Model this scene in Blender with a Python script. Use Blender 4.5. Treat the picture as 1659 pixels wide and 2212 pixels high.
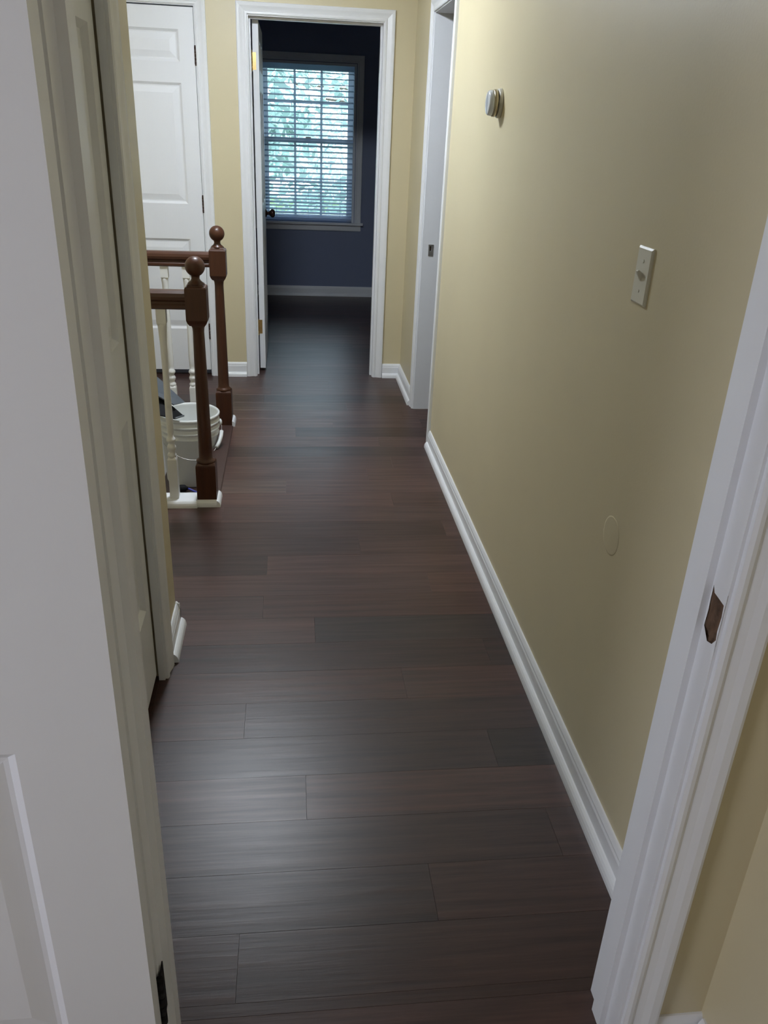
import bpy, bmesh, math, random
from mathutils import Vector, Matrix
random.seed(7)
scene = bpy.context.scene
for o in list(bpy.data.objects): bpy.data.objects.remove(o)
COL = scene.collection

# ---------------------------------------------------------------- camera
CAM_H = 1.52
F_PX = 1753.4; PITCH, YAW, ROLL = math.radians(25.303), math.radians(7.050), math.radians(2.539)
fw = Vector((math.sin(YAW)*math.cos(PITCH), math.cos(YAW)*math.cos(PITCH), -math.sin(PITCH)))
rt0 = Vector((math.cos(YAW), -math.sin(YAW), 0)); up0 = rt0.cross(fw)
rt = math.cos(ROLL)*rt0 + math.sin(ROLL)*up0; up = -math.sin(ROLL)*rt0 + math.cos(ROLL)*up0
cd = bpy.data.cameras.new('camera'); cam = bpy.data.objects.new('camera', cd); COL.objects.link(cam)
cd.sensor_fit = 'VERTICAL'; cd.sensor_height = 24.0; cd.lens = 24.0*F_PX/2212.0
cd.clip_start = 0.02; cd.clip_end = 200
cam.matrix_world = Matrix(((rt.x, up.x, -fw.x, 0), (rt.y, up.y, -fw.y, 0), (rt.z, up.z, -fw.z, CAM_H), (0, 0, 0, 1)))
scene.camera = cam

# ---------------------------------------------------------------- world, daylight, exposure
scene.view_settings.view_transform = 'Standard'; scene.view_settings.look = 'None'
scene.view_settings.gamma = 1.0; scene.view_settings.use_curve_mapping = False
scene.view_settings.exposure = 0.0
world = bpy.data.worlds.new('sky'); scene.world = world; world.use_nodes = True
bg = world.node_tree.nodes['Background']
bg.inputs['Color'].default_value = (0.73, 0.87, 1.0, 1); bg.inputs['Strength'].default_value = 5.2

def area_light(name, loc, direction, sx, sy, power, color, portal=False):
    ld = bpy.data.lights.new(name, 'AREA'); ld.shape = 'RECTANGLE'; ld.size = sx; ld.size_y = sy
    ld.energy = power; ld.color = color
    o = bpy.data.objects.new(name, ld); COL.objects.link(o); o.location = loc
    o.rotation_euler = Vector(direction).to_track_quat('-Z', 'Y').to_euler()
    if portal: ld.cycles.is_portal = True
    return o
# daylight of an assumed, unseen window in the room the camera stands in (left of the doorway)
area_light('assumed_window_left_offscreen', (-2.63, -0.55, 1.45), (1, 0.12, -0.05), 0.9, 1.3, 24, (0.93, 0.86, 1.0))
# daylight entering the blue bedroom
area_light('bedroom_window_portal', (0.165, 8.36, 1.34), (0, -1, 0), 0.86, 1.32, 1, (1, 1, 1), portal=True)
HALL_LIGHT = 165.0

# ---------------------------------------------------------------- materials
def mat(name, color, rough=0.5, metal=0.0, spec=0.5, noise=0.0, nscale=20.0, bump=0.0, bscale=200.0, stretch=None, coat=0.0):
    m = bpy.data.materials.new(name); m.use_nodes = True
    nt = m.node_tree; b = nt.nodes['Principled BSDF']
    b.inputs['Base Color'].default_value = (*color, 1); b.inputs['Roughness'].default_value = rough
    b.inputs['Metallic'].default_value = metal; b.inputs['Specular IOR Level'].default_value = spec
    b.inputs['Coat Weight'].default_value = coat
    tc = nt.nodes.new('ShaderNodeTexCoord'); mp = nt.nodes.new('ShaderNodeMapping')
    nt.links.new(tc.outputs['Object'], mp.inputs['Vector'])
    if stretch: mp.inputs['Scale'].default_value = stretch
    if noise:
        n = nt.nodes.new('ShaderNodeTexNoise'); n.inputs['Scale'].default_value = nscale; n.inputs['Detail'].default_value = 4
        nt.links.new(mp.outputs['Vector'], n.inputs['Vector'])
        r = nt.nodes.new('ShaderNodeMix'); r.data_type = 'RGBA'
        r.inputs['A'].default_value = (*[c*(1-noise) for c in color], 1); r.inputs['B'].default_value = (*[min(1, c*(1+noise)) for c in color], 1)
        nt.links.new(n.outputs['Fac'], r.inputs['Factor']); nt.links.new(r.outputs['Result'], b.inputs['Base Color'])
    if bump:
        n2 = nt.nodes.new('ShaderNodeTexNoise'); n2.inputs['Scale'].default_value = bscale; n2.inputs['Detail'].default_value = 3
        nt.links.new(mp.outputs['Vector'], n2.inputs['Vector'])
        bp = nt.nodes.new('ShaderNodeBump'); bp.inputs['Strength'].default_value = bump; bp.inputs['Distance'].default_value = 0.002
        nt.links.new(n2.outputs['Fac'], bp.inputs['Height']); nt.links.new(bp.outputs['Normal'], b.inputs['Normal'])
    return m
M = {}
M['wall'] = mat('beige_wall_paint', (0.64, 0.565, 0.375), 0.42, noise=0.025, nscale=6, bump=0.10, bscale=160)
M['blue'] = mat('blue_wall_paint', (0.21, 0.245, 0.365), 0.5, noise=0.03, nscale=5, bump=0.1, bscale=160)
M['ceiling'] = mat('ceiling_paint', (0.78, 0.77, 0.74), 0.8, bump=0.3, bscale=90)
M['trim'] = mat('white_trim_paint', (0.81, 0.825, 0.85), 0.32, noise=0.02, nscale=12, bump=0.06, bscale=60)
M['door'] = mat('white_door_paint', (0.81, 0.825, 0.85), 0.38, noise=0.015, nscale=8, bump=0.08, bscale=120, stretch=(1, 1, 0.08))
M['wood'] = mat('dark_stained_wood', (0.060, 0.021, 0.0095), 0.40, spec=0.35, noise=0.35, nscale=14, stretch=(6, 6, 0.6), coat=0.08)
M['rail'] = mat('dark_stained_rail_wood', (0.060, 0.021, 0.0095), 0.38, spec=0.4, noise=0.35, nscale=14, stretch=(0.6, 6, 6), coat=0.1)
M['nosing'] = mat('brown_stair_nosing', (0.055, 0.029, 0.023), 0.45, noise=0.3, nscale=20, stretch=(8, 0.6, 8))
M['baluster'] = mat('cream_baluster_paint', (0.77, 0.77, 0.75), 0.35)
M['brass'] = mat('worn_brass', (0.72, 0.52, 0.22), 0.3, metal=0.9, noise=0.15, nscale=60)
M['steel'] = mat('dull_steel', (0.55, 0.54, 0.52), 0.35, metal=0.9)
M['bronze'] = mat('dark_bronze', (0.06, 0.03, 0.025), 0.25, metal=0.6)
M['black'] = mat('black_plastic', (0.010, 0.010, 0.012), 0.65, spec=0.15)
M['greyplastic'] = mat('dark_grey_plastic', (0.10, 0.115, 0.135), 0.32)
M['bluecord'] = mat('blue_plastic', (0.05, 0.06, 0.35), 0.4)
M['bucket'] = mat('white_bucket_plastic', (0.74, 0.76, 0.75), 0.38)
M['bucket'].node_tree.nodes['Principled BSDF'].inputs['Subsurface Weight'].default_value = 0.0
M['plate'] = mat('ivory_plastic', (0.68, 0.66, 0.56), 0.3)
M['thermo'] = mat('grey_thermostat_plastic', (0.55, 0.53, 0.46), 0.35)
M['thermo_metal'] = mat('thermostat_ring_metal', (0.45, 0.40, 0.28), 0.3, metal=0.7)
M['thermo_glass'] = mat('thermostat_clear_cover', (0.62, 0.66, 0.72), 0.08, spec=0.8, coat=0.6)
M['rawwood'] = mat('raw_splintered_wood', (0.125, 0.075, 0.045), 0.85, noise=0.8, nscale=70, stretch=(2, 2, 0.5), bump=0.8, bscale=90)
M['carpet'] = mat('grey_beige_carpet', (0.33, 0.30, 0.26), 0.95, noise=0.2, nscale=150, bump=0.6, bscale=300)
M['subfloor'] = mat('wood_subfloor', (0.14, 0.095, 0.06), 0.9, noise=0.2, nscale=30)
M['blind'] = mat('white_blind_slat', (0.72, 0.76, 0.84), 0.45)
M['sash'] = mat('white_window_vinyl', (0.80, 0.83, 0.88), 0.35)
M['muntin'] = mat('white_vinyl_grille', (0.80, 0.83, 0.88), 0.35)  # sash and bars get translucency added, to glow from the daylight behind
for _k in ('blind', 'muntin'):
    _nt = M[_k].node_tree; _t = _nt.nodes.new('ShaderNodeBsdfTranslucent'); _t.inputs[0].default_value = (.80, .88, .98, 1); _m = _nt.nodes.new('ShaderNodeMixShader'); _m.inputs[0].default_value = .62 if _k == 'blind' else .3
    _nt.links.new(_nt.nodes['Principled BSDF'].outputs[0], _m.inputs[1]); _nt.links.new(_t.outputs[0], _m.inputs[2]); _nt.links.new(_m.outputs[0], _nt.nodes['Material Output'].inputs['Surface'])
M['bark'] = mat('tree_bark', (0.10, 0.08, 0.06), 0.9, noise=0.4, nscale=30, bump=0.8, bscale=40)
M['grass'] = mat('lawn_grass', (0.12, 0.20, 0.07), 0.95, noise=0.4, nscale=6, bump=0.6, bscale=60)
M['frame_orange'] = mat('orange_wood_frame', (0.35, 0.12, 0.04), 0.5, noise=0.3, nscale=30)
M['print'] = mat('faded_print_paper', (0.25, 0.20, 0.16), 0.7, noise=0.5, nscale=18)

def emission(name, color, strength):
    m = bpy.data.materials.new(name); m.use_nodes = True; nt = m.node_tree
    b = nt.nodes['Principled BSDF']; b.inputs['Base Color'].default_value = (0.9, 0.9, 0.9, 1)
    b.inputs['Emission Color'].default_value = (*color, 1); b.inputs['Emission Strength'].default_value = strength
    return m
M['lamp'] = emission('assumed_lamp_glass', (0.83, 0.905, 1.0), HALL_LIGHT)  # glow of the assumed hall ceiling light

def glass():
    m = bpy.data.materials.new('window_glass'); m.use_nodes = True; nt = m.node_tree
    nt.nodes.remove(nt.nodes['Principled BSDF']); out = nt.nodes['Material Output']
    t = nt.nodes.new('ShaderNodeBsdfTransparent'); t.inputs['Color'].default_value = (0.93, 0.97, 0.98, 1)
    g = nt.nodes.new('ShaderNodeBsdfGlossy'); g.inputs['Roughness'].default_value = 0.02
    f = nt.nodes.new('ShaderNodeFresnel'); f.inputs['IOR'].default_value = 1.45
    mx = nt.nodes.new('ShaderNodeMixShader')
    nt.links.new(f.outputs[0], mx.inputs[0]); nt.links.new(t.outputs[0], mx.inputs[1]); nt.links.new(g.outputs[0], mx.inputs[2])
    nt.links.new(mx.outputs[0], out.inputs['Surface']); return m
M['glass'] = glass()

def leaf_mat(name, c):
    m = bpy.data.materials.new(name); m.use_nodes = True; nt = m.node_tree
    nt.nodes.remove(nt.nodes['Principled BSDF']); out = nt.nodes['Material Output']
    d = nt.nodes.new('ShaderNodeBsdfDiffuse'); t = nt.nodes.new('ShaderNodeBsdfTranslucent'); mx = nt.nodes.new('ShaderNodeMixShader')
    at = nt.nodes.new('ShaderNodeNewGeometry'); ramp = nt.nodes.new('ShaderNodeValToRGB')
    ramp.color_ramp.elements[0].color = (*[v*0.55 for v in c], 1); ramp.color_ramp.elements[1].color = (*[min(1, v*1.5) for v in c], 1)
    nt.links.new(at.outputs['Random Per Island'], ramp.inputs[0])
    nt.links.new(ramp.outputs[0], d.inputs[0]); nt.links.new(ramp.outputs[0], t.inputs[0]); mx.inputs[0].default_value = 0.45
    nt.links.new(d.outputs[0], mx.inputs[1]); nt.links.new(t.outputs[0], mx.inputs[2]); nt.links.new(mx.outputs[0], out.inputs['Surface'])
    return m
M['leaf'] = leaf_mat('hazed_green_leaves', (0.40, 0.53, 0.50))  # bluish outdoor haze is mixed into both leaf colours
M['leaf2'] = leaf_mat('hazed_pale_leaves', (0.56, 0.67, 0.70))

def plank_mat():
    m = bpy.data.materials.new('brown_plank_floor'); m.use_nodes = True; nt = m.node_tree; L = nt.links
    b = nt.nodes['Principled BSDF']
    geo = nt.nodes.new('ShaderNodeNewGeometry'); oi = nt.nodes.new('ShaderNodeObjectInfo')
    # each plank shifts the grain by its own random number
    add = nt.nodes.new('ShaderNodeVectorMath'); add.operation = 'MULTIPLY_ADD'
    add.inputs[1].default_value = (1, 1, 1)
    comb = nt.nodes.new('ShaderNodeCombineXYZ'); mul = nt.nodes.new('ShaderNodeMath'); mul.operation = 'MULTIPLY'; mul.inputs[1].default_value = 37.0
    L.new(oi.outputs['Random'], mul.inputs[0]); L.new(mul.outputs[0], comb.inputs['X']); L.new(mul.outputs[0], comb.inputs['Y'])
    L.new(geo.outputs['Position'], add.inputs[0]); L.new(comb.outputs[0], add.inputs[2])
    mp = nt.nodes.new('ShaderNodeMapping'); mp.inputs['Scale'].default_value = (1.3, 26, 1); L.new(add.outputs[0], mp.inputs['Vector'])
    n = nt.nodes.new('ShaderNodeTexNoise'); n.inputs['Scale'].default_value = 1.6; n.inputs['Detail'].default_value = 6; n.inputs['Roughness'].default_value = 0.62
    L.new(mp.outputs[0], n.inputs['Vector'])
    rp = nt.nodes.new('ShaderNodeValToRGB'); e = rp.color_ramp.elements
    e[0].position = 0.30; e[0].color = (0.55, 0.53, 0.53, 1); e[1].position = 0.72; e[1].color = (1.4, 1.36, 1.33, 1)
    L.new(n.outputs['Fac'], rp.inputs[0])
    mx = nt.nodes.new('ShaderNodeMix'); mx.data_type = 'RGBA'; mx.blend_type = 'MULTIPLY'; mx.inputs['Factor'].default_value = 1.0
    L.new(oi.outputs['Color'], mx.inputs['A']); L.new(rp.outputs[0], mx.inputs['B']); L.new(mx.outputs['Result'], b.inputs['Base Color'])
    mr = nt.nodes.new('ShaderNodeMapRange'); mr.inputs['To Min'].default_value = 0.43; mr.inputs['To Max'].default_value = 0.29
    L.new(n.outputs['Fac'], mr.inputs['Value']); L.new(mr.outputs[0], b.inputs['Roughness'])
    bp = nt.nodes.new('ShaderNodeBump'); bp.inputs['Strength'].default_value = 0.28; bp.inputs['Distance'].default_value = 0.002
    L.new(n.outputs['Fac'], bp.inputs['Height']); L.new(bp.outputs[0], b.inputs['Normal'])
    b.inputs['Specular IOR Level'].default_value = 0.42
    return m
M['plank'] = plank_mat()

# ---------------------------------------------------------------- mesh helpers
class MB:
    def __init__(s): s.v = []; s.f = []; s.smooth = set()
    def box(s, x0, x1, y0, y1, z0, z1):
        i = len(s.v)
        s.v += [(x0, y0, z0), (x1, y0, z0), (x1, y1, z0), (x0, y1, z0), (x0, y0, z1), (x1, y0, z1), (x1, y1, z1), (x0, y1, z1)]
        s.f += [tuple(i+k for k in q) for q in ((3, 2, 1, 0), (4, 5, 6, 7), (0, 1, 5, 4), (1, 2, 6, 5), (2, 3, 7, 6), (3, 0, 4, 7))]
        return s
    def cbox(s, x0, x1, y0, y1, z0, z1, c):
        # box with chamfered upper edges
        i = len(s.v)
        s.v += [(x0, y0, z0), (x1, y0, z0), (x1, y1, z0), (x0, y1, z0), (x0, y0, z1-c), (x1, y0, z1-c), (x1, y1, z1-c), (x0, y1, z1-c),
                (x0+c, y0+c, z1), (x1-c, y0+c, z1), (x1-c, y1-c, z1), (x0+c, y1-c, z1)]
        s.f += [tuple(i+k for k in q) for q in ((3, 2, 1, 0), (0, 1, 5, 4), (1, 2, 6, 5), (2, 3, 7, 6), (3, 0, 4, 7),
                (4, 5, 9, 8), (5, 6, 10, 9), (6, 7, 11, 10), (7, 4, 8, 11), (8, 9, 10, 11))]
        return s
    def prism(s, poly, a, b):
        # poly: list of 3-D points; a->b: extrusion vector endpoints added
        i = len(s.v); n = len(poly); a = Vector(a); b = Vector(b)
        s.v += [tuple(Vector(p)+a) for p in poly] + [tuple(Vector(p)+b) for p in poly]
        s.f.append(tuple(i+n-1-k for k in range(n))); s.f.append(tuple(i+n+k for k in range(n)))
        for k in range(n):
            k2 = (k+1) % n; s.f.append((i+k, i+k2, i+n+k2, i+n+k))
        return s
    def lathe(s, prof, c=(0, 0, 0), seg=20, axis='Z', square=False, smooth=True, caps=True):
        # prof: (radius, height) from bottom up
        i = len(s.v); cx, cy, cz = c
        for r, h in prof:
            for k in range(seg):
                a = 2*math.pi*(k+0.5)/seg
                p = (r*math.cos(a), r*math.sin(a), h)
                if axis == 'X': p = (p[2], p[0], p[1])
                s.v.append((p[0]+cx, p[1]+cy, p[2]+cz))
        for j in range(len(prof)-1):
            for k in range(seg):
                k2 = (k+1) % seg
                if smooth: s.smooth.add(len(s.f))
                s.f.append((i+j*seg+k, i+j*seg+k2, i+(j+1)*seg+k2, i+(j+1)*seg+k))
        if caps:
            s.f.append(tuple(i+seg-1-k for k in range(seg))); t = i+(len(prof)-1)*seg
            s.f.append(tuple(t+k for k in range(seg)))
        return s
    def tube(s, pts, r, seg=8):
        i0 = len(s.v); n = len(pts); pts = [Vector(p) for p in pts]
        for j, p in enumerate(pts):
            d = (pts[min(j+1, n-1)]-pts[max(j-1, 0)]).normalized()
            a = d.orthogonal().normalized() if j == 0 else (pa - d*pa.dot(d)).normalized()
            pa = a; b = d.cross(a)
            for k in range(seg):
                t = 2*math.pi*k/seg; s.v.append(tuple(p + r*(math.cos(t)*a+math.sin(t)*b)))
        for j in range(n-1):
            for k in range(seg):
                k2 = (k+1) % seg; s.smooth.add(len(s.f))
                s.f.append((i0+j*seg+k, i0+j*seg+k2, i0+(j+1)*seg+k2, i0+(j+1)*seg+k))
        s.f.append(tuple(i0+seg-1-k for k in range(seg))); t = i0+(n-1)*seg; s.f.append(tuple(t+k for k in range(seg)))
        return s
    def build(s, name, material, parent=None, loc=None, rz=0.0, fix=True, bevel=0.0):
        me = bpy.data.meshes.new(name); me.from_pydata(s.v, [], s.f)
        for k in s.smooth: me.polygons[k].use_smooth = True
        if fix or bevel:
            bm = bmesh.new(); bm.from_mesh(me)
            bmesh.ops.recalc_face_normals(bm, faces=bm.faces)
            bm.to_mesh(me); bm.free()
        me.materials.append(material); me.update()
        o = bpy.data.objects.new(name, me); COL.objects.link(o)
        if bevel:
            md = o.modifiers.new('bevel', 'BEVEL'); md.width = bevel; md.segments = 2; md.limit_method = 'ANGLE'; md.angle_limit = 0.7
        if parent: o.parent = parent
        if loc is not None: o.location = loc
        o.rotation_euler = (0, 0, rz)
        return o

def tag(o, label, cat=None, group=None, kind=None):
    o['label'] = label
    if cat: o['category'] = cat
    if group: o['group'] = group
    if kind: o['kind'] = kind
    return o
def struct(o, label, cat): return tag(o, label, cat, kind='structure')
def empty(name, loc=(0, 0, 0), rz=0.0):
    o = bpy.data.objects.new(name, None); COL.objects.link(o); o.location = loc; o.rotation_euler = (0, 0, rz); o.empty_display_size = 0.1
    return o

# ---------------------------------------------------------------- layout numbers (metres)
XR = 0.72           # hall right wall face
XL = -0.385         # closet wall face
YF = 5.31           # far hall wall face
YB = 8.17           # bedroom window wall face
ZC = 2.44           # ceiling
YD0, YD1 = 0.875, 0.99   # wall of the doorway the camera looks through
JL, JR = -0.219, 0.575   # jamb faces of that doorway
DH = 2.055          # opening height
CORNER = 2.318       # outer corner of the closet wall
XS = -1.75          # far side of the stairwell

# ---------------------------------------------------------------- floor: slab + planks
regions = [(-0.219, 0.575, 0.87, 0.99), (-0.402, XR+.01, 0.99, 2.357), (XS, XR+.01, 2.357, 3.251), (-0.325, XR+.01, 3.251, 4.443),
           (XS, -0.325, 4.33, 4.443), (XS, -0.325, 3.251, 3.34), (XS, XR+.01, 4.443, 5.337), (-0.229, 0.532, 5.337, 5.486), (-1.6, 1.65, 5.486, 8.17),
           (-1.16, -0.506, 5.337, 5.372), (-1.0, -0.402, 0.99, 2.208), (XR+.01, 0.84, 4.06, 4.625), (0.84, 2.2, 3.5, 5.31)]
mb = MB()
for x0, x1, y0, y1 in regions: mb.box(x0, x1, y0, y1, -0.25, -0.012)
floor = struct(mb.build('floor', M['subfloor']), 'dark brown plank floor running across the hallway', 'floor')
W = 0.149
joints = {0: -0.033, -1: 0.445, -8: 0.068, -7: -0.107, -11: -0.14, -13: 0.026, -12: 0.536, -16: -0.118, -4: 0.263, -3: 0.633, 8: 0.323,
          -2: -0.30, -5: -0.10, -6: 0.50, -9: 0.62, -10: 0.33, -14: 0.62, -15: 0.30}
special = {(0, -0.03): (0.085, 0.050, 0.040), (-12, 0.6): (0.026, 0.015, 0.012), (8, 0.3): (0.066, 0.041, 0.034), (-8, 0.3): (0.036, 0.023, 0.021)}
def plank_color(k, xc):
    for (kk, xx), c in special.items():
        if kk == k and ((xx in (-0.03, 0.3) and k in (0, 8) and xc < xx) or (xx == 0.6 and xc > 0.54) or (k == -8 and xc > 0.1)): return c
    v = random.uniform(0.70, 1.38); w = random.uniform(-0.06, 0.06)
    return (0.054*v*(1+w), 0.027*v, 0.022*v*(1-w))
PL = 1.22
count = 0
for k in range(-18, 34):
    ya, yb = 3.40+W*k, 3.40+W*(k+1)
    j0 = joints.get(k, random.uniform(-0.6, 0.6))
    for (x0, x1, y0, y1) in regions:
        a, b = max(ya, y0), min(yb, y1)
        if b-a < 0.004: continue
        xs = [x0] + [x for x in (j0+PL*i for i in range(-4, 5)) if x0+0.01 < x < x1-0.01] + [x1]
        for xa, xb in zip(xs, xs[1:]):
            hx, hy = (xb-xa)/2-0.00012, (b-a)/2-0.00012
            m = MB().cbox(-hx, hx, -hy, hy, -0.0115, 0.0, 0.00028)
            p = m.build('plank', M['plank'], floor, ((xa+xb)/2, (a+b)/2, 0), fix=False)
            p.rotation_euler = (random.uniform(-.0009, .0009), random.uniform(-.0002, .0002), 0)
            c = plank_color(k, (xa+xb)/2); p.color = (*c, 1); count += 1
room_floor = struct(MB().box(-2.6, 0.73, -2.6, 0.87, -0.25, 0.004).build('floor_room', M['carpet']), 'grey beige carpet of the room before the doorway', 'floor')

# ---------------------------------------------------------------- walls, ceiling
w = MB(); w.box(XR, XR+.12, YD1, 4.04, 0, ZC).box(XR, XR+.12, 4.04, 4.65, 2.06, ZC).box(XR, XR+.12, 4.65, YF+.06, 0, ZC)
wall_right = struct(w.build('wall_right', M['wall']), 'beige painted hallway wall with the light switch', 'wall')
# thin filler patch on that wall
pm = MB(); pm.lathe([(.004, -.0015), (.014, -.0013), (.028, -.0007), (.042, -.0002), (.052, .0003)], axis='X', seg=28, caps=True)
pp = pm.build('filler_patch', M['wall'], wall_right, (XR, 1.585, 0.70)); pp['label'] = 'small smooth filler patch under the beige paint'

w = MB(); d0, d1 = -1.14, -0.526
for a, b, z0, z1 in ((XS-.12, d0-.02, 0, ZC), (d0-.02, d1+.02, 2.10, ZC), (d1+.02, -0.249, 0, ZC), (-0.249, 0.552, 2.075, ZC), (0.552, XR+1.6, 0, ZC)):
    w.box(a, b, YF, YF+.06, z0, z1)
struct(w.build('wall_far', M['wall']), 'beige end wall of the hallway around the bedroom doorway', 'wall')
w = MB()
for a, b, z0, z1 in ((-1.72, -0.249, 0, ZC), (-0.249, 0.552, 2.075, ZC), (0.552, 1.77, 0, ZC)): w.box(a, b, YF+.06, YF+.12, z0, z1)
struct(w.build('wall_bedroom_front', M['blue']), 'blue inner face of the bedroom doorway wall', 'wall')
CO0, CO1 = 1.17, 2.03   # closet opening
w = MB(); w.box(XL-.11, XL, YD1, CO0-.016, 0, ZC).box(XL-.11, XL, CO0-.016, CO0, 2.075, ZC).box(XL-.11, XL, CO0, CO1+.024, 2.075, ZC).box(XL-.11, XL, CO1+.024, CORNER-.11, 0, ZC).box(XS, XL, CORNER-.11, CORNER, 0, ZC)
struct(w.build('wall_left', M['wall']), 'beige closet wall with an outer corner at the stair landing', 'wall')
w = MB(); w.box(-1.1, -1.0, YD1, CORNER-.11, -.05, ZC)
struct(w.build('wall_closet_back', M['wall']), 'beige closet back wall behind the closet door', 'wall')
struct(MB().box(XS-.12, XS, CORNER-.11, YF+.06, -3.0, ZC).build('wall_stair', M['wall']), 'beige wall on the far side of the stairwell', 'wall')
w = MB()
for a, b, z0, z1 in ((-2.6, JL-.02, 0, ZC), (JL-.02, JR+.02, DH+.02, ZC), (JR+.02, XR+.12, 0, ZC)): w.box(a, b, YD0, YD1, z0, z1)
struct(w.build('wall_front', M['wall']), 'beige wall with the doorway the view passes through', 'wall')
struct(MB().box(0.73, 0.85, -2.6, YD0, 0, ZC).build('wall_room_right', M['wall']), 'beige side wall of the room before the doorway', 'wall')
w = MB().box(-2.72, -2.6, -2.6, -1.05, 0, ZC).box(-2.72, -2.6, -0.05, YD1, 0, ZC).box(-2.72, -2.6, -1.05, -0.05, 0, 0.75).box(-2.72, -2.6, -1.05, -0.05, 2.15, ZC)  # opening made for the assumed, unseen window
struct(w.build('wall_room_left', M['wall']), 'beige wall of the room before the doorway, with the assumed window', 'wall')
struct(MB().box(-2.72, 0.85, -2.72, -2.6, 0, ZC).build('wall_room_back', M['wall']), 'beige back wall of the room before the doorway', 'wall')
WX0, WX1, WZ0, WZ1 = -0.265, 0.595, 0.69, 2.02    # bedroom window opening
w = MB()
for a, b, z0, z1 in ((-1.72, WX0, 0, ZC), (WX1, 1.77, 0, ZC), (WX0, WX1, 0, WZ0), (WX0, WX1, WZ1, ZC)): w.box(a, b, YB, YB+.14, z0, z1)
struct(w.build('wall_bedroom_back', M['blue']), 'slate blue bedroom wall around the window', 'wall')
struct(MB().box(-1.72, -1.6, YF+.12, YB, 0, ZC).build('wall_bedroom_left', M['blue']), 'slate blue bedroom wall behind the open door', 'wall')
struct(MB().box(1.65, 1.77, YF+.12, YB, 0, ZC).build('wall_bedroom_right', M['blue']), 'slate blue bedroom wall to the right of the window', 'wall')
w = MB().box(2.2, 2.32, 3.4, YF, 0, ZC).box(XR+.12, 2.2, 3.4, 3.5, 0, ZC)
struct(w.build('wall_side_room', M['ceiling']), 'pale walls of the side room off the hallway', 'wall')
w = MB().box(-2.72, 2.32, -2.72, YB+.14, ZC, ZC+.1)
struct(w.build('ceiling', M['ceiling']), 'white ceiling above the hallway and rooms', 'ceiling')

# ---------------------------------------------------------------- door trim
CP = [(0, 0), (0, .008), (.006, .011), (.012, .011), (.018, .008), (.030, .011), (.042, .0155), (.054, .017), (.059, .0155), (.061, .011), (.061, 0)]
def casing(u0, u1, zt, fixed, axis, sgn, rev=0.005, scale=1.0, sill=None):
    """mitred casing round an opening u0..u1 up to zt; lies on plane <axis>=fixed, standing out towards sgn"""
    m = MB(); n = len(CP); st = []
    for d, t in CP:
        d = d*scale+rev
        z0 = 0.0 if sill is None else sill
        st.append([(u0-d, z0, t), (u0-d, zt+d, t), (u1+d, zt+d, t), (u1+d, z0, t)])
    for s_ in range(4):
        for k in range(n):
            u, z, t = st[k][s_]
            m.v.append((u, fixed+sgn*t, z) if axis == 'Y' else (fixed+sgn*t, u, z))
    for s_ in range(3):
        for k in range(n-1): m.f.append((s_*n+k, s_*n+k+1, (s_+1)*n+k+1, (s_+1)*n+k))
        m.f.append((s_*n+n-1, s_*n, (s_+1)*n, (s_+1)*n+n-1))
    m.f.append(tuple(range(n))); m.f.append(tuple(3*n+k for k in range(n)))
    return m
def jamb(u0, u1, zt, a, b, axis, t=0.02, eps=0.0):
    m = MB()
    def bx(p0, p1, z0, z1): m.box(p0, p1, a, b, z0, z1) if axis == 'Y' else m.box(a, b, p0, p1, z0, z1)
    bx(u0-t, u0, 0, zt); bx(u1, u1+t, 0, zt); bx(u0-t, u1+t, zt, zt+t)
    return m
def stop(u0, u1, zt, a, b, axis, t=0.011):
    m = MB()
    def bx(p0, p1, z0, z1): m.box(p0, p1, a, b, z0, z1) if axis == 'Y' else m.box(a, b, p0, p1, z0, z1)
    bx(u0, u0+t, 0, zt); bx(u1-t, u1, 0, zt); bx(u0+t, u1-t, zt-t, zt)
    return m
def hinge(parent, loc, name='hinge', material=None, h=0.089):
    m = MB()
    for i in range(5): m.lathe([(0.0055, i*h/5+.0006), (0.0055, (i+1)*h/5-.0006)], (0, 0, -h/2), 10)
    m.lathe([(0.003, h/2), (0.0055, h/2+.002), (0.004, h/2+.006)], seg=10).lathe([(0.004, -h/2-.006), (0.0055, -h/2-.002), (0.003, -h/2)], seg=10)
    m.box(-0.0012, 0.0012, 0.0, 0.03, -h/2, h/2)
    return m.build(name, material or M['brass'], parent, loc)

# trim_1: the doorway the camera looks through
t1 = struct(casing(JL, JR, DH, YD0, 'Y', -1).build('trim_1', M['trim']), 'white painted frame of the near doorway', 'door frame')
casing(JL, JR, DH, YD1, 'Y', 1).build('casing', M['trim'], t1)
SY0, SY1 = 0.916, 0.952
m = MB()     # jamb; its right leg is built round the missing strike plate
m.box(JL-.02, JL, YD0, YD1, 0, DH).box(JL-.02, JR+.02, YD0, YD1, DH, DH+.02)
hz0, hz1, hy0, hy1 = 0.886, 0.974, 0.8756, 0.9135
m.box(JR, JR+.02, YD0, YD1, 0, hz0).box(JR, JR+.02, YD0, YD1, hz1, DH).box(JR, JR+.02, hy1, YD1, hz0, hz1).box(JR, JR+.02, YD0, hy0, hz0, hz1)
m.build('jamb', M['trim'], t1)
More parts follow.
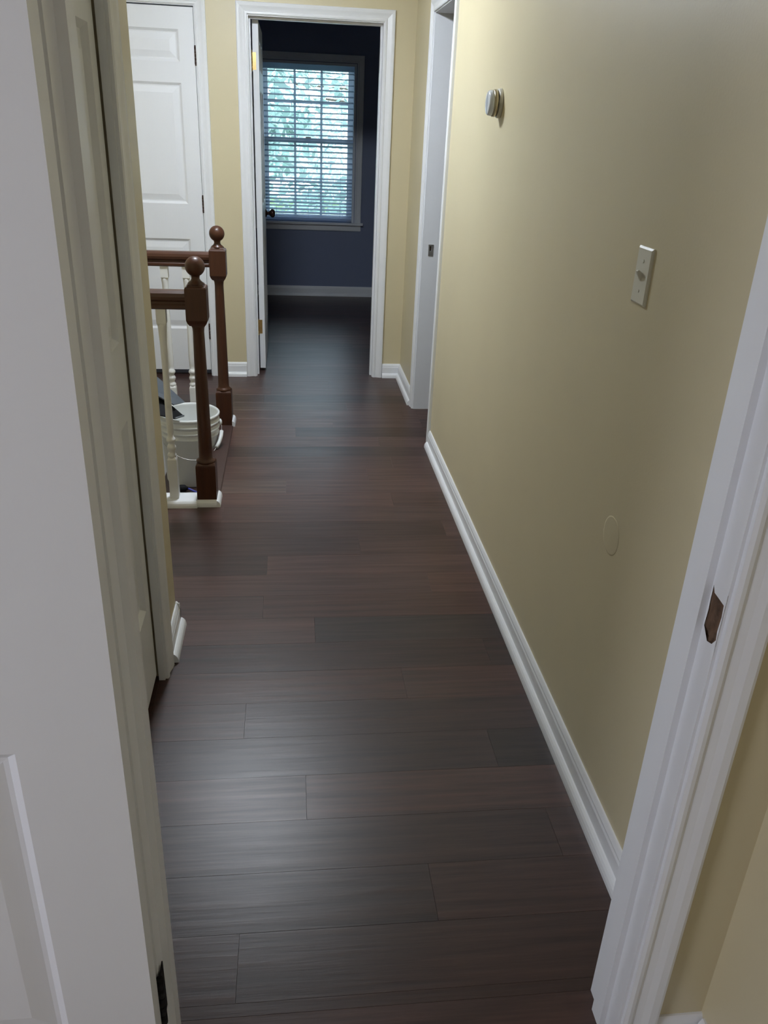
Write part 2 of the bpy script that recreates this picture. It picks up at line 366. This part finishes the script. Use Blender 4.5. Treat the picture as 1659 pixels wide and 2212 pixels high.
# face plate with the splintered hole
hole = [(0.9125, 0.9705), (0.9065, 0.9610), (0.893, 0.9595), (0.8785, 0.9575), (0.8768, 0.940), (0.8785, 0.916), (0.8765, 0.903), (0.884, 0.892), (0.8965, 0.8885), (0.9125, 0.905), (0.9110, 0.930), (0.9122, 0.950)]
bm = bmesh.new()
ov = [bm.verts.new((JR-.0004, y, z)) for y, z in ((hy0-.0005, hz0-.0005), (hy1+.0005, hz0-.0005), (hy1+.0005, hz1+.001), (hy0-.0005, hz1+.001))]
iv = [bm.verts.new((JR-.0004, y, z)) for y, z in hole]
ed = [bm.edges.new((ov[i], ov[(i+1) % 4])) for i in range(4)] + [bm.edges.new((iv[i], iv[(i+1) % len(iv)])) for i in range(len(iv))]
bmesh.ops.triangle_fill(bm, use_beauty=True, use_dissolve=False, edges=ed)
bmesh.ops.recalc_face_normals(bm, faces=bm.faces)
me = bpy.data.meshes.new('mortise_rim'); bm.to_mesh(me); bm.free(); me.materials.append(M['trim'])
o = bpy.data.objects.new('mortise_rim', me); COL.objects.link(o); o.parent = t1
# raw wood at the bottom of the hole, uneven
g = MB(); ny, nz = 7, 12
for i in range(ny):
    for j in range(nz):
        g.v.append((JR+(.0002 if i in (0, ny-1) or j in (0, nz-1) else .003+random.uniform(0, .006)+(0.006 if 2 <= i <= 4 and 3 <= j <= 8 else 0)), hy0-.001+(hy1-hy0+.002)*i/(ny-1), hz0-.001+(hz1-hz0+.002)*j/(nz-1)))
for i in range(ny-1):
    for j in range(nz-1): g.f.append((i*nz+j, i*nz+j+1, (i+1)*nz+j+1, (i+1)*nz+j))
rw = g.build('strike_mortise', M['rawwood'], t1); rw['label'] = 'bare splintered wood hole where the strike plate is missing'
stop(JL, JR, DH, SY0, SY1, 'Y').build('stop', M['trim'], t1)

# trim_2: far doorway into the bedroom
FL, FR, FZ = -0.229, 0.532, 2.055
t2 = struct(casing(FL, FR, FZ, YF, 'Y', -1).build('trim_2', M['trim']), 'white painted frame of the bedroom doorway', 'door frame')
casing(FL, FR, FZ, YF+.12, 'Y', 1).build('casing', M['trim'], t2)
jamb(FL, FR, FZ, YF, YF+.12, 'Y').build('jamb', M['trim'], t2)
stop(FL, FR, FZ, YF+.045, YF+.08, 'Y').build('stop', M['trim'], t2)
# trim_3: white closed door in the far wall
t3 = struct(casing(d0, d1, 2.085, YF, 'Y', -1).build('trim_3', M['trim']), 'white painted frame of the closed panel door', 'door frame')
jamb(d0, d1, 2.085, YF, YF+.06, 'Y').build('jamb', M['trim'], t3)
# trim_4: side doorway in the right wall
t4 = struct(casing(4.055, 4.632, 2.045, XR, 'X', -1).build('trim_4', M['trim']), 'white painted frame of the side doorway in the right wall', 'door frame')
m = MB(); lx0, lx1, lz0, lz1 = XR+.042, XR+.053, 0.913, 0.940
m.box(XR, XR+.12, 4.037, 4.055, 0, 2.045).box(XR, XR+.12, 4.037, 4.65, 2.045, 2.063)
m.box(XR, XR+.12, 4.632, 4.65, 0, lz0).box(XR, XR+.12, 4.632, 4.65, lz1, 2.045).box(XR, lx0, 4.632, 4.65, lz0, lz1).box(lx1, XR+.12, 4.632, 4.65, lz0, lz1)
m.build('jamb', M['trim'], t4)
m = MB(); px0, px1, pz0, pz1 = XR+.035, XR+.062, 0.888, 0.948
m.box(px0, px1, 4.629, 4.632, pz0, lz0).box(px0, px1, 4.629, 4.632, lz1, pz1).box(px0, lx0, 4.629, 4.632, lz0, lz1).box(lx1, px1, 4.629, 4.632, lz0, lz1)
sp = m.build('strike_plate', M['steel'], t4); sp['label'] = 'small steel strike plate'
MB().box(lx0, lx1, 4.648, 4.650, lz0, lz1).build('latch_hole', M['rawwood'], sp)
for z in (0.894, 0.942): MB().lathe([(0.003, 0), (0.003, 0.0008)], (0, 0, 0), 8, axis='X').build('screw', M['steel'], sp, (XR+.0485, 4.6285, z), rz=math.radians(-90))
# trim_5: closet opening on the left
t5 = struct(casing(CO0+.005, CO1+.005, 2.05, XL, 'X', 1, scale=1.30).build('trim_5', M['trim']), 'white painted frame of the closet door', 'door frame')
jamb(CO0+.005, CO1+.003, 2.05, XL-.0185, XL, 'X', t=.02).build('jamb', M['trim'], t5)

# ---------------------------------------------------------------- baseboards with shoe moulding
BB = [(0, 0), (.013, 0), (.013, .068), (.0105, .074), (.0105, .079), (.006, .089), (.004, .092), (0, .092)]
SH = [(0, 0), (.016, 0), (.0155, .010), (.013, .019), (.009, .025), (.004, .029), (0, .030)]
def run(prof, axis, fixed, sgn, a, b, off=0.0, m=None):
    m = m or MB()
    if axis == 'X': m.prism([(fixed+sgn*(t+off), 0, z) for t, z in prof], (0, a, 0), (0, b, 0))
    else: m.prism([(0, fixed+sgn*(t+off), z) for t, z in prof], (a, 0, 0), (b, 0, 0))
    return m
def baseboard(name, label, segs):
    m = MB(); s = MB()
    for axis, fixed, sgn, a, b in segs:
        run(BB, axis, fixed, sgn, a, b, 0, m); run(SH, axis, fixed, sgn, a, b, .013, s)
    o = struct(m.build(name, M['trim']), label, 'baseboard'); s.build('shoe_moulding', M['trim'], o); return o
baseboard('baseboard_right', 'white baseboard along the long beige right wall', [('X', XR, -1, YD1+.012, 3.988)])
baseboard('baseboard_side', 'short white baseboard between side doorway and end wall', [('X', XR, -1, 4.699, YF)])
baseboard('baseboard_far', 'short white baseboard between the two far doors', [('Y', YF, -1, d1+.067, FL-.067)])
baseboard('baseboard_far_corner', 'short white baseboard in the corner right of the bedroom doorway', [('Y', YF, -1, FR+.067, XR)])
baseboard('baseboard_left', 'white baseboard wrapping the outer corner beside the closet', [('X', XL, 1, 2.120, CORNER+.013), ('Y', CORNER, 1, XS, XL+.013)])
baseboard('baseboard_bedroom', 'white baseboard under the bedroom window', [('Y', YB, -1, -1.6, 1.65)])
baseboard('baseboard_room', 'white baseboard in the corner beside the near doorway', [('Y', YD0, -1, JR+.068, 0.73), ('X', 0.73, -1, -2.6, YD0-.013)])

# ---------------------------------------------------------------- panel doors
def door_leaf(name, w, h, t, panels, material, parent=None, z0=0.0, loc=(0, 0, 0), rz=0.0, deep=1.0):
    """leaf in local x 0..w, y 0..t (front at y=0), z z0..z0+h; panels (x0,x1,za,zb); each panel becomes a child"""
    xs = sorted({0, w} | {p[0] for p in panels} | {p[1] for p in panels}); zs = sorted({z0, z0+h} | {p[2] for p in panels} | {p[3] for p in panels})
    m = MB()
    for xa, xb in zip(xs, xs[1:]):
        for za, zb in zip(zs, zs[1:]):
            xc, zc = (xa+xb)/2, (za+zb)/2
            if any(p[0] < xc < p[1] and p[2] < zc < p[3] for p in panels): continue
            i = len(m.v); m.v += [(xa, 0, za), (xb, 0, za), (xb, 0, zb), (xa, 0, zb), (xa, t, za), (xb, t, za), (xb, t, zb), (xa, t, zb)]
            m.f += [(i, i+1, i+2, i+3), (i+7, i+6, i+5, i+4)]
    i = len(m.v); h1 = z0+h
    m.v += [(0, 0, z0), (w, 0, z0), (w, t, z0), (0, t, z0), (0, 0, h1), (w, 0, h1), (w, t, h1), (0, t, h1)]
    m.f += [(i+3, i+2, i+1, i), (i+4, i+5, i+6, i+7), (i+1, i+2, i+6, i+5), (i, i+4, i+7, i+3)]
    d = m.build(name, material, parent, loc, rz, fix=False)
    ring = [(0, 0), (.004, .003), (.013, .0095), (.020, .0100), (.052, .0035)]
    for (xa, xb, za, zb) in panels:
        q = MB()
        for side in (0, 1):
            base = len(q.v)
            for ins, dep in ring:
                dep *= deep
                y = dep if side == 0 else t-dep
                q.v += [(xa+ins, y, za+ins), (xb-ins, y, za+ins), (xb-ins, y, zb-ins), (xa+ins, y, zb-ins)]
            for r in range(len(ring)-1):
                for k in range(4):
                    k2 = (k+1) % 4; f = (base+r*4+k, base+r*4+k2, base+(r+1)*4+k2, base+(r+1)*4+k)
                    q.f.append(f if side == 0 else f[::-1])
            l = base+(len(ring)-1)*4; f = (l, l+1, l+2, l+3); q.f.append(f if side == 0 else f[::-1])
        q.build('panel', material, d, fix=False)
    return d

# door_1: open door folded back against the room wall (left edge of the picture)
DT = 0.035
cols = ((0.128, 0.325), (0.435, 0.632))
rows = ((0.235, 0.800), (1.02, 1.60), (1.72, 1.92))
door1 = door_leaf('door_1', 0.76, 2.03, DT, [(a, b, c, e) for a, b in cols for c, e in rows], M['door'], z0=0.012,
                  loc=(JL+.001, 0.857, 0), rz=math.pi)
# local x runs towards -X world, front (y=0) faces the wall; the hallway face (y=t) faces the room
struct(door1, 'white panel door folded open against the wall beside the near doorway', 'door')
for z in (0.245, 1.83):
    hh = MB()
    for i in range(5): hh.lathe([(0.006, i*.0215+.0006), (0.006, (i+1)*.0215-.0006)], (0, 0, -.054), 10)
    hh.box(-.001, .001, 0.0, .03, -.054, .054)
    hh.build('hinge', M['black'], t1, (JL+.0035, 0.866, z))

# door_2: closet bifold, two leaves
door2 = empty('door_2', (XL-.022, 1.59, 0)); struct(door2, 'white bifold closet door in the left wall', 'door')
lp = [(.048, .352, .285, .84), (.048, .352, 1.035, 1.69), (.048, .352, 1.80, 1.96)]
for y0, y1 in ((1.601, 2.0215), (1.177, 1.597)):
    wdt = y1-y0
    lf = door_leaf('leaf', wdt, 2.005, 0.032, [(.055, wdt-.055, c, e) for _, _, c, e in lp], M['door'], door2, z0=0.030, loc=(0, 0, 0), rz=math.radians(90), deep=1.45)
    # local x -> +Y, local y -> -X : front (y=0) faces the hall
    lf.location = (0, y0-1.59, 0)

# door_3: closed three-panel door in the far wall
door3 = door_leaf('door_3', d1-d0-.006, 2.04, DT, [(.085, d1-d0-.091, .305, .856), (.085, d1-d0-.091, 1.058, 1.705), (.085, d1-d0-.091, 1.81, 1.970)], M['door'], z0=0.038, loc=(d0+.003, YF+.004, 0))
struct(door3, 'closed white panel door behind the stair railings', 'door')
for z in (1.845, 1.06, 0.29): hinge(door3, (d1-d0-.003, -.004, z), material=M['bronze'])

# door_4: bedroom door standing open into the bedroom
door4 = door_leaf('door_4', 0.75, 2.025, DT, [(a, b, c, e) for a, b in ((.115, .32), (.43, .635)) for c, e in ((.24, .84), (1.04, 1.69), (1.80, 1.95))], M['door'],
                  z0=0.022, loc=(FL+.006, YF+.125, 0), rz=math.radians(90))
# rz=90: local x -> +Y, local y -> -X ; shift so the leaf occupies X FL+.006..FL+.041
door4.location = (FL+.017+DT, YF+.118, 0)
struct(door4, 'white panel door standing open into the blue bedroom', 'door')
for z in (1.84, 0.30):
    hg = MB()
    for i in range(5): hg.lathe([(0.006, i*.018+.0006), (0.006, (i+1)*.018-.0006)], (0, 0, -.045), 10)
    hg.lathe([(.004, .045), (.007, .048), (.003, .054)], seg=10).lathe([(.003, -.054), (.007, -.048), (.004, -.045)], seg=10)
    hg.box(.002, .026, .0125, .0145, -.045, .045)
    hg.build('hinge', M['brass'], t2, (FL+.010, YF+.1045, z))
kn = MB().lathe([(.027, 0), (.028, .004), (.022, .008), (.011, .012), (.010, .024), (.017, .030), (.0265, .040), (.0285, .050), (.025, .060), (.014, .066), (.002, .067)], axis='X', seg=20)
kn.build('knob', M['bronze'], door4, (0.69, 0, 0.945), rz=math.radians(-90))

# ---------------------------------------------------------------- bedroom window
win = empty('window_1', (0.165, YB+.07, WZ0)); struct(win, 'white six over six sash window in the blue bedroom', 'window')
def wp(mb_, name, material, parent=win):
    o = mb_.build(name, material, parent); 
    if parent is win: o.matrix_parent_inverse = Matrix.Translation(win.location).inverted()
    return o
wp(casing(WX0, WX1, WZ1, YB, 'Y', -1, sill=WZ0-.005), 'casing', M['trim'])
wp(MB().box(WX0-.085, WX1+.085, YB-.045, YB+.05, WZ0-.022, WZ0-.002), 'window_stool', M['trim'])
wp(MB().box(WX0-.066, WX1+.066, YB-.016, YB, WZ0-.075, WZ0-.022), 'apron', M['trim'])
fr = MB().box(WX0, WX0+.02, YB, YB+.14, WZ0, WZ1).box(WX1-.02, WX1, YB, YB+.14, WZ0, WZ1).box(WX0+.02, WX1-.02, YB, YB+.14, WZ1-.02, WZ1).box(WX0+.02, WX1-.02, YB+.05, YB+.14, WZ0-.01, WZ0+.012)
wp(fr, 'window_frame', M['sash'])
ZM = 1.385
def sash(name, z0, z1, ya, yb, zmunt):
    xa, xb = WX0+.02, WX1-.02; st = 0.048
    s = MB().box(xa, xa+st, ya, yb, z0, z1).box(xb-st, xb, ya, yb, z0, z1).box(xa+st, xb-st, ya, yb, z0, z0+.045).box(xa+st, xb-st, ya, yb, z1-.042, z1)
    so = wp(s, name, M['muntin'])
    ga, gb = xa+st, xb-st; mw = 0.020; c = (ya+yb)/2
    cuts = [ga+(gb-ga)/3, ga+2*(gb-ga)/3]
    for x in cuts:
        b = MB().box(x-mw/2, x+mw/2, c-.010, c+.010, z0+.045, z1-.042).build('muntin', M['muntin'], so)
    MB().box(ga, gb, c-.0095, c+.0095, zmunt-mw/2, zmunt+mw/2).build('muntin', M['muntin'], so)
    xe = [ga, *cuts, gb]; ze = [z0+.045, zmunt, z1-.042]
    for i in range(3):
        for j in range(2):
            MB().box(xe[i]+.006, xe[i+1]-.006, c-.002, c+.002, ze[j]+.006, ze[j+1]-.006).build('pane', M['glass'], so)
    return so
sash('sash', ZM-.022, WZ1-.02, YB+.095, YB+.130, 1.700)
sash('sash', WZ0+.012, ZM+.022, YB+.058, YB+.093, 1.034)
lk = wp(MB().box(.14, .19, YB+.05, YB+.062, ZM+.022, ZM+.034), 'sash_lock', M['steel'])

# blind: each slat a part
blind = empty('window_blind', (0.165, YB+.03, WZ0+.02)); tag(blind, 'white slatted blind hanging open in the bedroom window', 'blind')
def bpart(mb_, name, material):
    o = mb_.build(name, material, blind); o.matrix_parent_inverse = Matrix.Translation(blind.location).inverted(); return o
bx0, bx1 = WX0+.022, WX1-.022
bpart(MB().box(bx0, bx1, YB+.003, YB+.052, WZ1-.062, WZ1-.021), 'head_rail', M['blind'])
bpart(MB().box(bx0, bx1, YB+.006, YB+.046, WZ0+.012, WZ0+.030), 'bottom_rail', M['blind'])
sm = MB(); hw = .024
sm.prism([(0, -hw, 0), (0, 0, .0028), (0, hw, 0), (0, hw, -.0022), (0, 0, .0006), (0, -hw, -.0022)], (bx0, 0, 0), (bx1, 0, 0))
slat = sm.build('slat', M['blind']); z = WZ0+.046; first = True
zs = []
while z < WZ1-.07:
    zs.append(z); z += 0.030 if z < 1.05 else 0.046
for z in zs:
    s_ = slat if first else slat.copy()
    if not first: COL.objects.link(s_)
    first = False
    s_.parent = blind; s_.matrix_parent_inverse = Matrix.Translation(blind.location).inverted()
    s_.location = (0, YB+.026, z); s_.rotation_euler = (math.radians(13+random.uniform(-3, 3)), 0, 0)
for x in (bx0+.11, 0.165, bx1-.11):
    bpart(MB().tube([(x, YB+.0015, WZ0+.02), (x, YB+.0015, WZ1-.04)], .0011, 6), 'ladder_cord', M['blind'])

# framed picture on the bedroom wall, seen as a sliver past the doorway frame
pf = empty('picture_frame', (0.90, YB-.01, 1.98)); tag(pf, 'orange wooden picture frame on the blue wall by the bedroom doorway', 'picture frame')
f = MB().box(-.10, .10, -.012, .01, -.105, -.085).box(-.10, .10, -.012, .01, .085, .105).box(-.10, -.08, -.012, .01, -.085, .085).box(.08, .10, -.012, .01, -.085, .085)
f.build('frame', M['frame_orange'], pf); MB().box(-.08, .08, 0, .008, -.085, .085).build('print', M['print'], pf)

# assumed window of the near room (unseen behind the left edge of the view), added for the daylight
w2 = empty('window_2_assumed', (-2.66, -0.55, 0.75)); struct(w2, 'assumed unseen white window of the room before the doorway', 'window')
for a, b, c, e in ((-.5, -.44, 0, 1.4), (.44, .5, 0, 1.4), (-.44, .44, 0, .06), (-.44, .44, 1.34, 1.4), (-.44, .44, .68, .72)):
    MB().box(-.05, .0, a, b, c, e).build('frame_bar', M['sash'], w2)
for c, e in ((.06, .68), (.72, 1.34)): MB().box(-.03, -.026, -.44, .44, c, e).build('pane', M['glass'], w2)

# ---------------------------------------------------------------- stairs
stairs = empty('staircase', (-.38, 3.84, 0)); struct(stairs, 'wooden staircase going down between the two railings', 'stairs')
def spart(mb_, name, material):
    o = mb_.build(name, material, stairs); o.matrix_parent_inverse = Matrix.Translation(stairs.location).inverted(); return o
spart(MB().cbox(-.412, -.325, 3.353, 4.317, -.02, .004, .004), 'nosing', M['nosing'])
for i in range(5):
    x1 = -.385-.262*i; z = -.19*(i+1)
    spart(MB().box(x1-.012, x1, 3.36, 4.31, z, z+.188), 'riser', M['trim'])
    spart(MB().cbox(x1-.29, x1-.012, 3.36, 4.31, z-.028, z, .005), 'tread', M['nosing'])
struct(MB().box(-.384, -.372, 3.34, 4.33, -3.0, -.2).box(XS, -.384, 3.34, 4.33, -3.06, -3.0).build('wall_stair_lower', M['wall']), 'beige lower walls of the stairwell', 'wall')
for y in (3.34, 4.31):
    spart(MB().box(XS, -.385, y, y+.02, -3.0, -.012), 'skirt_board', M['trim'])

# ---------------------------------------------------------------- railings
def newel(parent, x, y):
    m = MB(); hb = .0415
    n = empty('newel_post', (x, y, 0)); n.parent = parent
    m.box(-hb, hb, -hb, hb, 0, .178)
    m.lathe([(hb*1.414, .178), (hb*1.39, .186), (.050, .194)], seg=4, smooth=False)
    m.lathe([(.0395, .190), (.041, .196), (.041, .201), (.033, .206), (.0292, .214), (.0285, .25), (.0255, .55), (.0225, .752), (.024, .768), (.031, .782)], seg=28)
    m.lathe([(.042, .780), (.052, .790), (hb*1.414, .803)], seg=4, smooth=False)
    m.box(-hb, hb, -hb, hb, .803, .925)
    m.lathe([(hb*1.414, .925), (hb*1.30, .931), (.046, .933), (.040, .941)], seg=4, smooth=False)
    post = m.build('post', M['wood'], n)
    pr = [(.033, .938), (.030, .944), (.020, .952), (.0155, .960), (.0165, .966)]
    R = .0385; zc = 1.0055
    pr += [(R*math.cos(a), zc+R*math.sin(a)) for a in [math.radians(-64+i*154/14) for i in range(15)]]
    MB().lathe(pr, seg=28).build('ball_finial', M['wood'], n)
    return n
RAILP = [(-.020, .842), (.020, .842), (.026, .848), (.026, .858), (.021, .864), (.021, .872), (.030, .880), (.032, .892), (.028, .905), (.016, .914), (0, .917), (-.016, .914), (-.028, .905), (-.032, .892), (-.030, .880), (-.021, .872), (-.021, .864), (-.026, .858), (-.026, .848)]
def make_baluster():
    m = MB(); s = .0190
    m.box(-s, s, -s, s, .024, .205).box(-s, s, -s, s, .786, .845)
    m.lathe([(s*1.414, .205), (s*1.3, .210), (.0185, .218)], seg=4, smooth=False)
    m.lathe([(.0170, .212), (.0190, .219), (.0190, .226), (.0135, .233), (.0125, .240), (.0175, .249), (.0192, .257), (.0175, .265), (.0120, .273), (.0145, .281), (.0192, .287), (.0192, .296), (.0140, .303), (.0115, .312), (.0130, .325), (.0142, .345), (.0146, .37), (.0142, .42), (.0128, .58), (.0140, .70), (.0165, .755), (.0180, .772), (.0175, .790)], seg=18)
    m.lathe([(.0185, .774), (s*1.3, .782), (s*1.414, .787)], seg=4, smooth=False)
    return m.build('baluster', M['baluster'])
bal0 = make_baluster(); used = [False]
def railing(y, first_x, label, fsgn):
    r = empty('stair_railing', (-.372, y, 0)); tag(r, label, 'railing')
    inv = Matrix.Translation(r.location).inverted()
    def part(o, keep=None):
        o.parent = r; o.matrix_parent_inverse = inv; return o
    n = newel(r, 0, 0)
    part(MB().prism([(0, y+t, z) for t, z in RAILP], (XS, 0, 0), (-.372-.0415, 0, 0)).build('handrail', M['rail']))
    part(MB().cbox(XS, -.372-.0415, y-.05, y+.05, -.012, .026, .006).build('base_rail', M['trim']))
    s = MB(); run(SH, 'Y', y+fsgn*.05, fsgn, XS, -.4135, 0, s)
    run(SH, 'Y', y+fsgn*.0415, fsgn, -.4135, -.3305, 0, s)
    run([(t, z) for t, z in SH], 'X', -.3305, 1, y-.0575, y+.0575, 0, s)
    part(s.build('shoe_moulding', M['trim']))
    x = first_x
    while x > XS+.05:
        b = bal0 if not used[0] else bal0.copy()
        if used[0]: COL.objects.link(b)
        used[0] = True
        b.location = (x, y, 0); part(b); x -= .109
    return r
railing(3.31, -.513, 'dark wood stair railing with white balusters, its newel in front of the bucket', -1)
railing(4.36, -.535, 'dark wood stair railing with white balusters, nearer the closed white door', 1)

# ---------------------------------------------------------------- bucket and things on the stairs
bk = empty('bucket', (-.524, 4.025, -.19)); tag(bk, 'white plastic bucket standing on the top stair behind the newel', 'bucket')
H = .368
outer = [(.115, 0), (.128, .002), (.131, .010), (.143, .255)]
m = MB()
prof = outer + [(.147, .258), (.147, .264), (.1435, .266), (.1440, .285), (.150, .287), (.150, .296), (.1445, .298), (.1450, .318), (.152, .320), (.152, .330), (.1455, .332), (.147, .352), (.153, .354), (.154, .364), (.150, H), (.146, H), (.1435, .355), (.1285, .012), (.02, .008)]
m.lathe(prof, seg=40); m.build('body', M['bucket'], bk)
for s in (0, 180):
    MB().lathe([(.004, .143), (.017, .147), (.017, .160), (.010, .164)], axis='X', seg=14).build('handle_ear', M['bucket'], bk, (0, 0, .300), rz=math.radians(14+s))
a14 = math.radians(14)
arc = [(.160*math.cos(t), -.172*math.sin(t)*.93, .300-.135*math.sin(t)) for t in [math.pi*i/24 for i in range(25)]]
arc = [(x*math.cos(a14)-y*math.sin(a14), x*math.sin(a14)+y*math.cos(a14), z) for x, y, z in arc]
hw_ = MB().tube(arc, .0013, 6).build('wire_handle', M['steel'], bk)
MB().tube(arc[2:7], .010, 10).build('grip', M['bucket'], bk)

def ray(px, py):
    a = (px-829.5)/F_PX; b = -(py-1106)/F_PX
    return rt*a + up*b + fw
def at(px, py, Y):
    d = ray(px, py); s = Y/d.y; return Vector((d.x*s, Y, CAM_H+d.z*s))
tc_ = empty('tool_case', (-.60, 3.93, .18)); tag(tc_, 'dark grey plastic case lying askew across the bucket rim', 'case')
def plate(pts, th, name, material):
    pts = [Vector(p)-tc_.location for p in pts]; n = (pts[1]-pts[0]).cross(pts[2]-pts[0]).normalized()
    if n.z < 0: n = -n
    return MB().prism(pts, (0, 0, 0), tuple(-n*th)).build(name, material, tc_)
p_tl, p_tr, p_br, p_bl = at(334, 793, 4.09), at(399, 868, 3.99), at(376, 874, 3.90), at(325, 838, 3.90)
back = Vector((-.16, 0, .03))
plate([p_tl+back*.3, p_tr, p_br, p_bl+back*.3], .006, 'lid', M['greyplastic'])
q_tl, q_tr, q_br, q_bl = at(330, 840, 3.95), at(397, 898, 3.91), at(378, 904, 3.85), at(322, 891, 3.85)
plate([q_tl, q_tr, q_br, q_bl], .006, 'tray', M['black'])
MB().tube([q_br-tc_.location, q_tr-tc_.location], .0045, 8).build('rim', M['greyplastic'], tc_)
MB().tube([(p_bl+p_tl)/2-tc_.location, (q_bl+q_tl)/2-tc_.location], .02, 10).build('hinge_post', M['black'], tc_)

cp_ = empty('cable_plug', (-.565, 3.850, -.19)); tag(cp_, 'small black plug with a blue cord on the stair beside the bucket', 'plug')
MB().lathe([(.012, -.012), (.017, -.009), (.019, .0), (.018, .020), (.011, .028), (.006, .036)], axis='X', seg=14).build('plug_body', M['black'], cp_, (0, 0, .0185))
MB().tube([(.033, 0, .0185), (.045, -.004, .015), (.065, -.012, .008), (.090, -.030, .006), (.105, -.06, .006)], .0055, 8).build('cord', M['bluecord'], cp_)

# ---------------------------------------------------------------- wall fittings
sw = empty('light_switch', (XR, 1.65, 1.266)); tag(sw, 'ivory toggle light switch on the beige right wall', 'light switch')
pl = MB(); h1, h2, t = .057, .036, .006
pl.v += [(0, -h2, -h1), (0, h2, -h1), (0, h2, h1), (0, -h2, h1), (-t*.5, -h2, -h1), (-t*.5, h2, -h1), (-t*.5, h2, h1), (-t*.5, -h2, h1), (-t, -h2+.004, -h1+.004), (-t, h2-.004, -h1+.004), (-t, h2-.004, h1-.004), (-t, -h2+.004, h1-.004)]
pl.f += [(0, 1, 2, 3)] + [(k, (k+1) % 4, 4+(k+1) % 4, 4+k) for k in range(4)] + [(4+k, 4+(k+1) % 4, 8+(k+1) % 4, 8+k) for k in range(4)] + [(8, 9, 10, 11)]
pl.build('cover_plate', M['plate'], sw)
MB().prism([(-t, 0, -.010), (-.015, 0, .004), (-.017, 0, .010), (-.014, 0, .0125), (-t, 0, .007)], (0, -.0038, 0), (0, .0038, 0)).build('toggle', M['plate'], sw)
for z in (-.030, .030): MB().lathe([(.0034, -.0012), (.0030, 0)], axis='X', seg=12).build('screw', M['plate'], sw, (-t+.0003, 0, z))

th = empty('thermostat', (XR, 3.065, 1.612)); tag(th, 'round dial thermostat high on the beige right wall', 'thermostat')
MB().lathe([(.020, -.048), (.034, -.047), (.0385, -.043), (.0400, -.036), (.0400, -.031), (.0385, -.0295)], axis='X', seg=36).build('dial_cover', M['thermo_glass'], th)
MB().lathe([(.0405, -.030), (.0425, -.028), (.0430, -.019), (.0410, -.0165)], axis='X', seg=36).build('dial_ring', M['thermo_metal'], th)
MB().lathe([(.0330, -.018), (.0330, -.013)], axis='X', seg=36).build('neck', M['thermo'], th)
MB().lathe([(.0420, -.0135), (.0455, -.011), (.0465, -.004), (.0465, 0)], axis='X', seg=36).build('base_ring', M['thermo'], th)

cl = empty('assumed_ceiling_light_offscreen', (-.26, 3.80, ZC)); tag(cl, 'assumed round flush ceiling light above the hallway, out of view', 'ceiling light')  # assumed lamp, unseen above the view, added to light the hallway
MB().lathe([(.165, -.03), (.170, -.015), (.170, 0)], seg=36).build('base', M['steel'], cl)
MB().lathe([(.01, -.105), (.06, -.100), (.11, -.084), (.145, -.058), (.158, -.03)], seg=36).build('assumed_lamp_shade_offscreen', M['lamp'], cl)

# ---------------------------------------------------------------- outside: lawn and trees beyond the bedroom window
struct(MB().box(-40, 40, 8.6, 60, -3.3, -3.1).build('ground', M['grass']), 'green lawn outside below the bedroom window', 'ground')
def tree(x, y, label, n, rx, rz_, zc, mt, sd):
    rnd = random.Random(sd)
    t = empty('tree', (x, y, -3.1)); tag(t, label, 'tree')
    pts = [(0, 0, -.05), (.05, .02, 1.5), (-.03, .05, 3.0), (.04, 0, 4.6), (0, 0, 6.6)]
    MB().tube(pts, .11, 10).build('trunk', M['bark'], t)
    br = MB()
    for i in range(12):
        z = 2.0+i*.36; a = rnd.uniform(0, 6.28); L_ = rnd.uniform(.8, rx)
        br.tube([(0, 0, z), (L_*.5*math.cos(a), L_*.5*math.sin(a), z+.25), (L_*math.cos(a), L_*math.sin(a), z+.3)], .025, 6)
    br.build('branches', M['bark'], t)
    lf = MB()
    clumps = []
    for _ in range(46):
        a = rnd.uniform(0, 6.28); u = rnd.uniform(-1, 1); r = rnd.uniform(.35, 1)**.5; c = math.sqrt(1-u*u)
        clumps.append((rx*r*c*math.cos(a), rx*r*c*math.sin(a), zc+rz_*r*u, rnd.uniform(.22, .5)))
    for _ in range(n):
        c = rnd.choice(clumps); p = Vector((c[0]+rnd.gauss(0, c[3]), c[1]+rnd.gauss(0, c[3]), c[2]+rnd.gauss(0, c[3]*.6)))
        s = rnd.uniform(.055, .13); d = Vector((rnd.gauss(0, 1), rnd.gauss(0, 1), rnd.gauss(-.3, .6))).normalized(); e = d.cross(Vector((rnd.gauss(0, 1), rnd.gauss(0, 1), rnd.gauss(0, 1)))).normalized()
        k = len(lf.v); lf.v += [tuple(p-d*s), tuple(p+e*s*.42), tuple(p+d*s), tuple(p-e*s*.42)]; lf.f.append((k, k+1, k+2, k+3))
    o = lf.build('foliage', mt, t, fix=False); o['kind'] = 'stuff'
    return t
tree(-1.5, 13.6, 'leafy green tree just outside the bedroom window', 7600, 2.5, 2.8, 4.0, M['leaf'], 1)
tree(3.0, 24.0, 'taller tree with haze-paled leaves standing behind the tree outside the bedroom window', 9500, 3.6, 3.4, 4.2, M['leaf2'], 3)
print('planks', count)
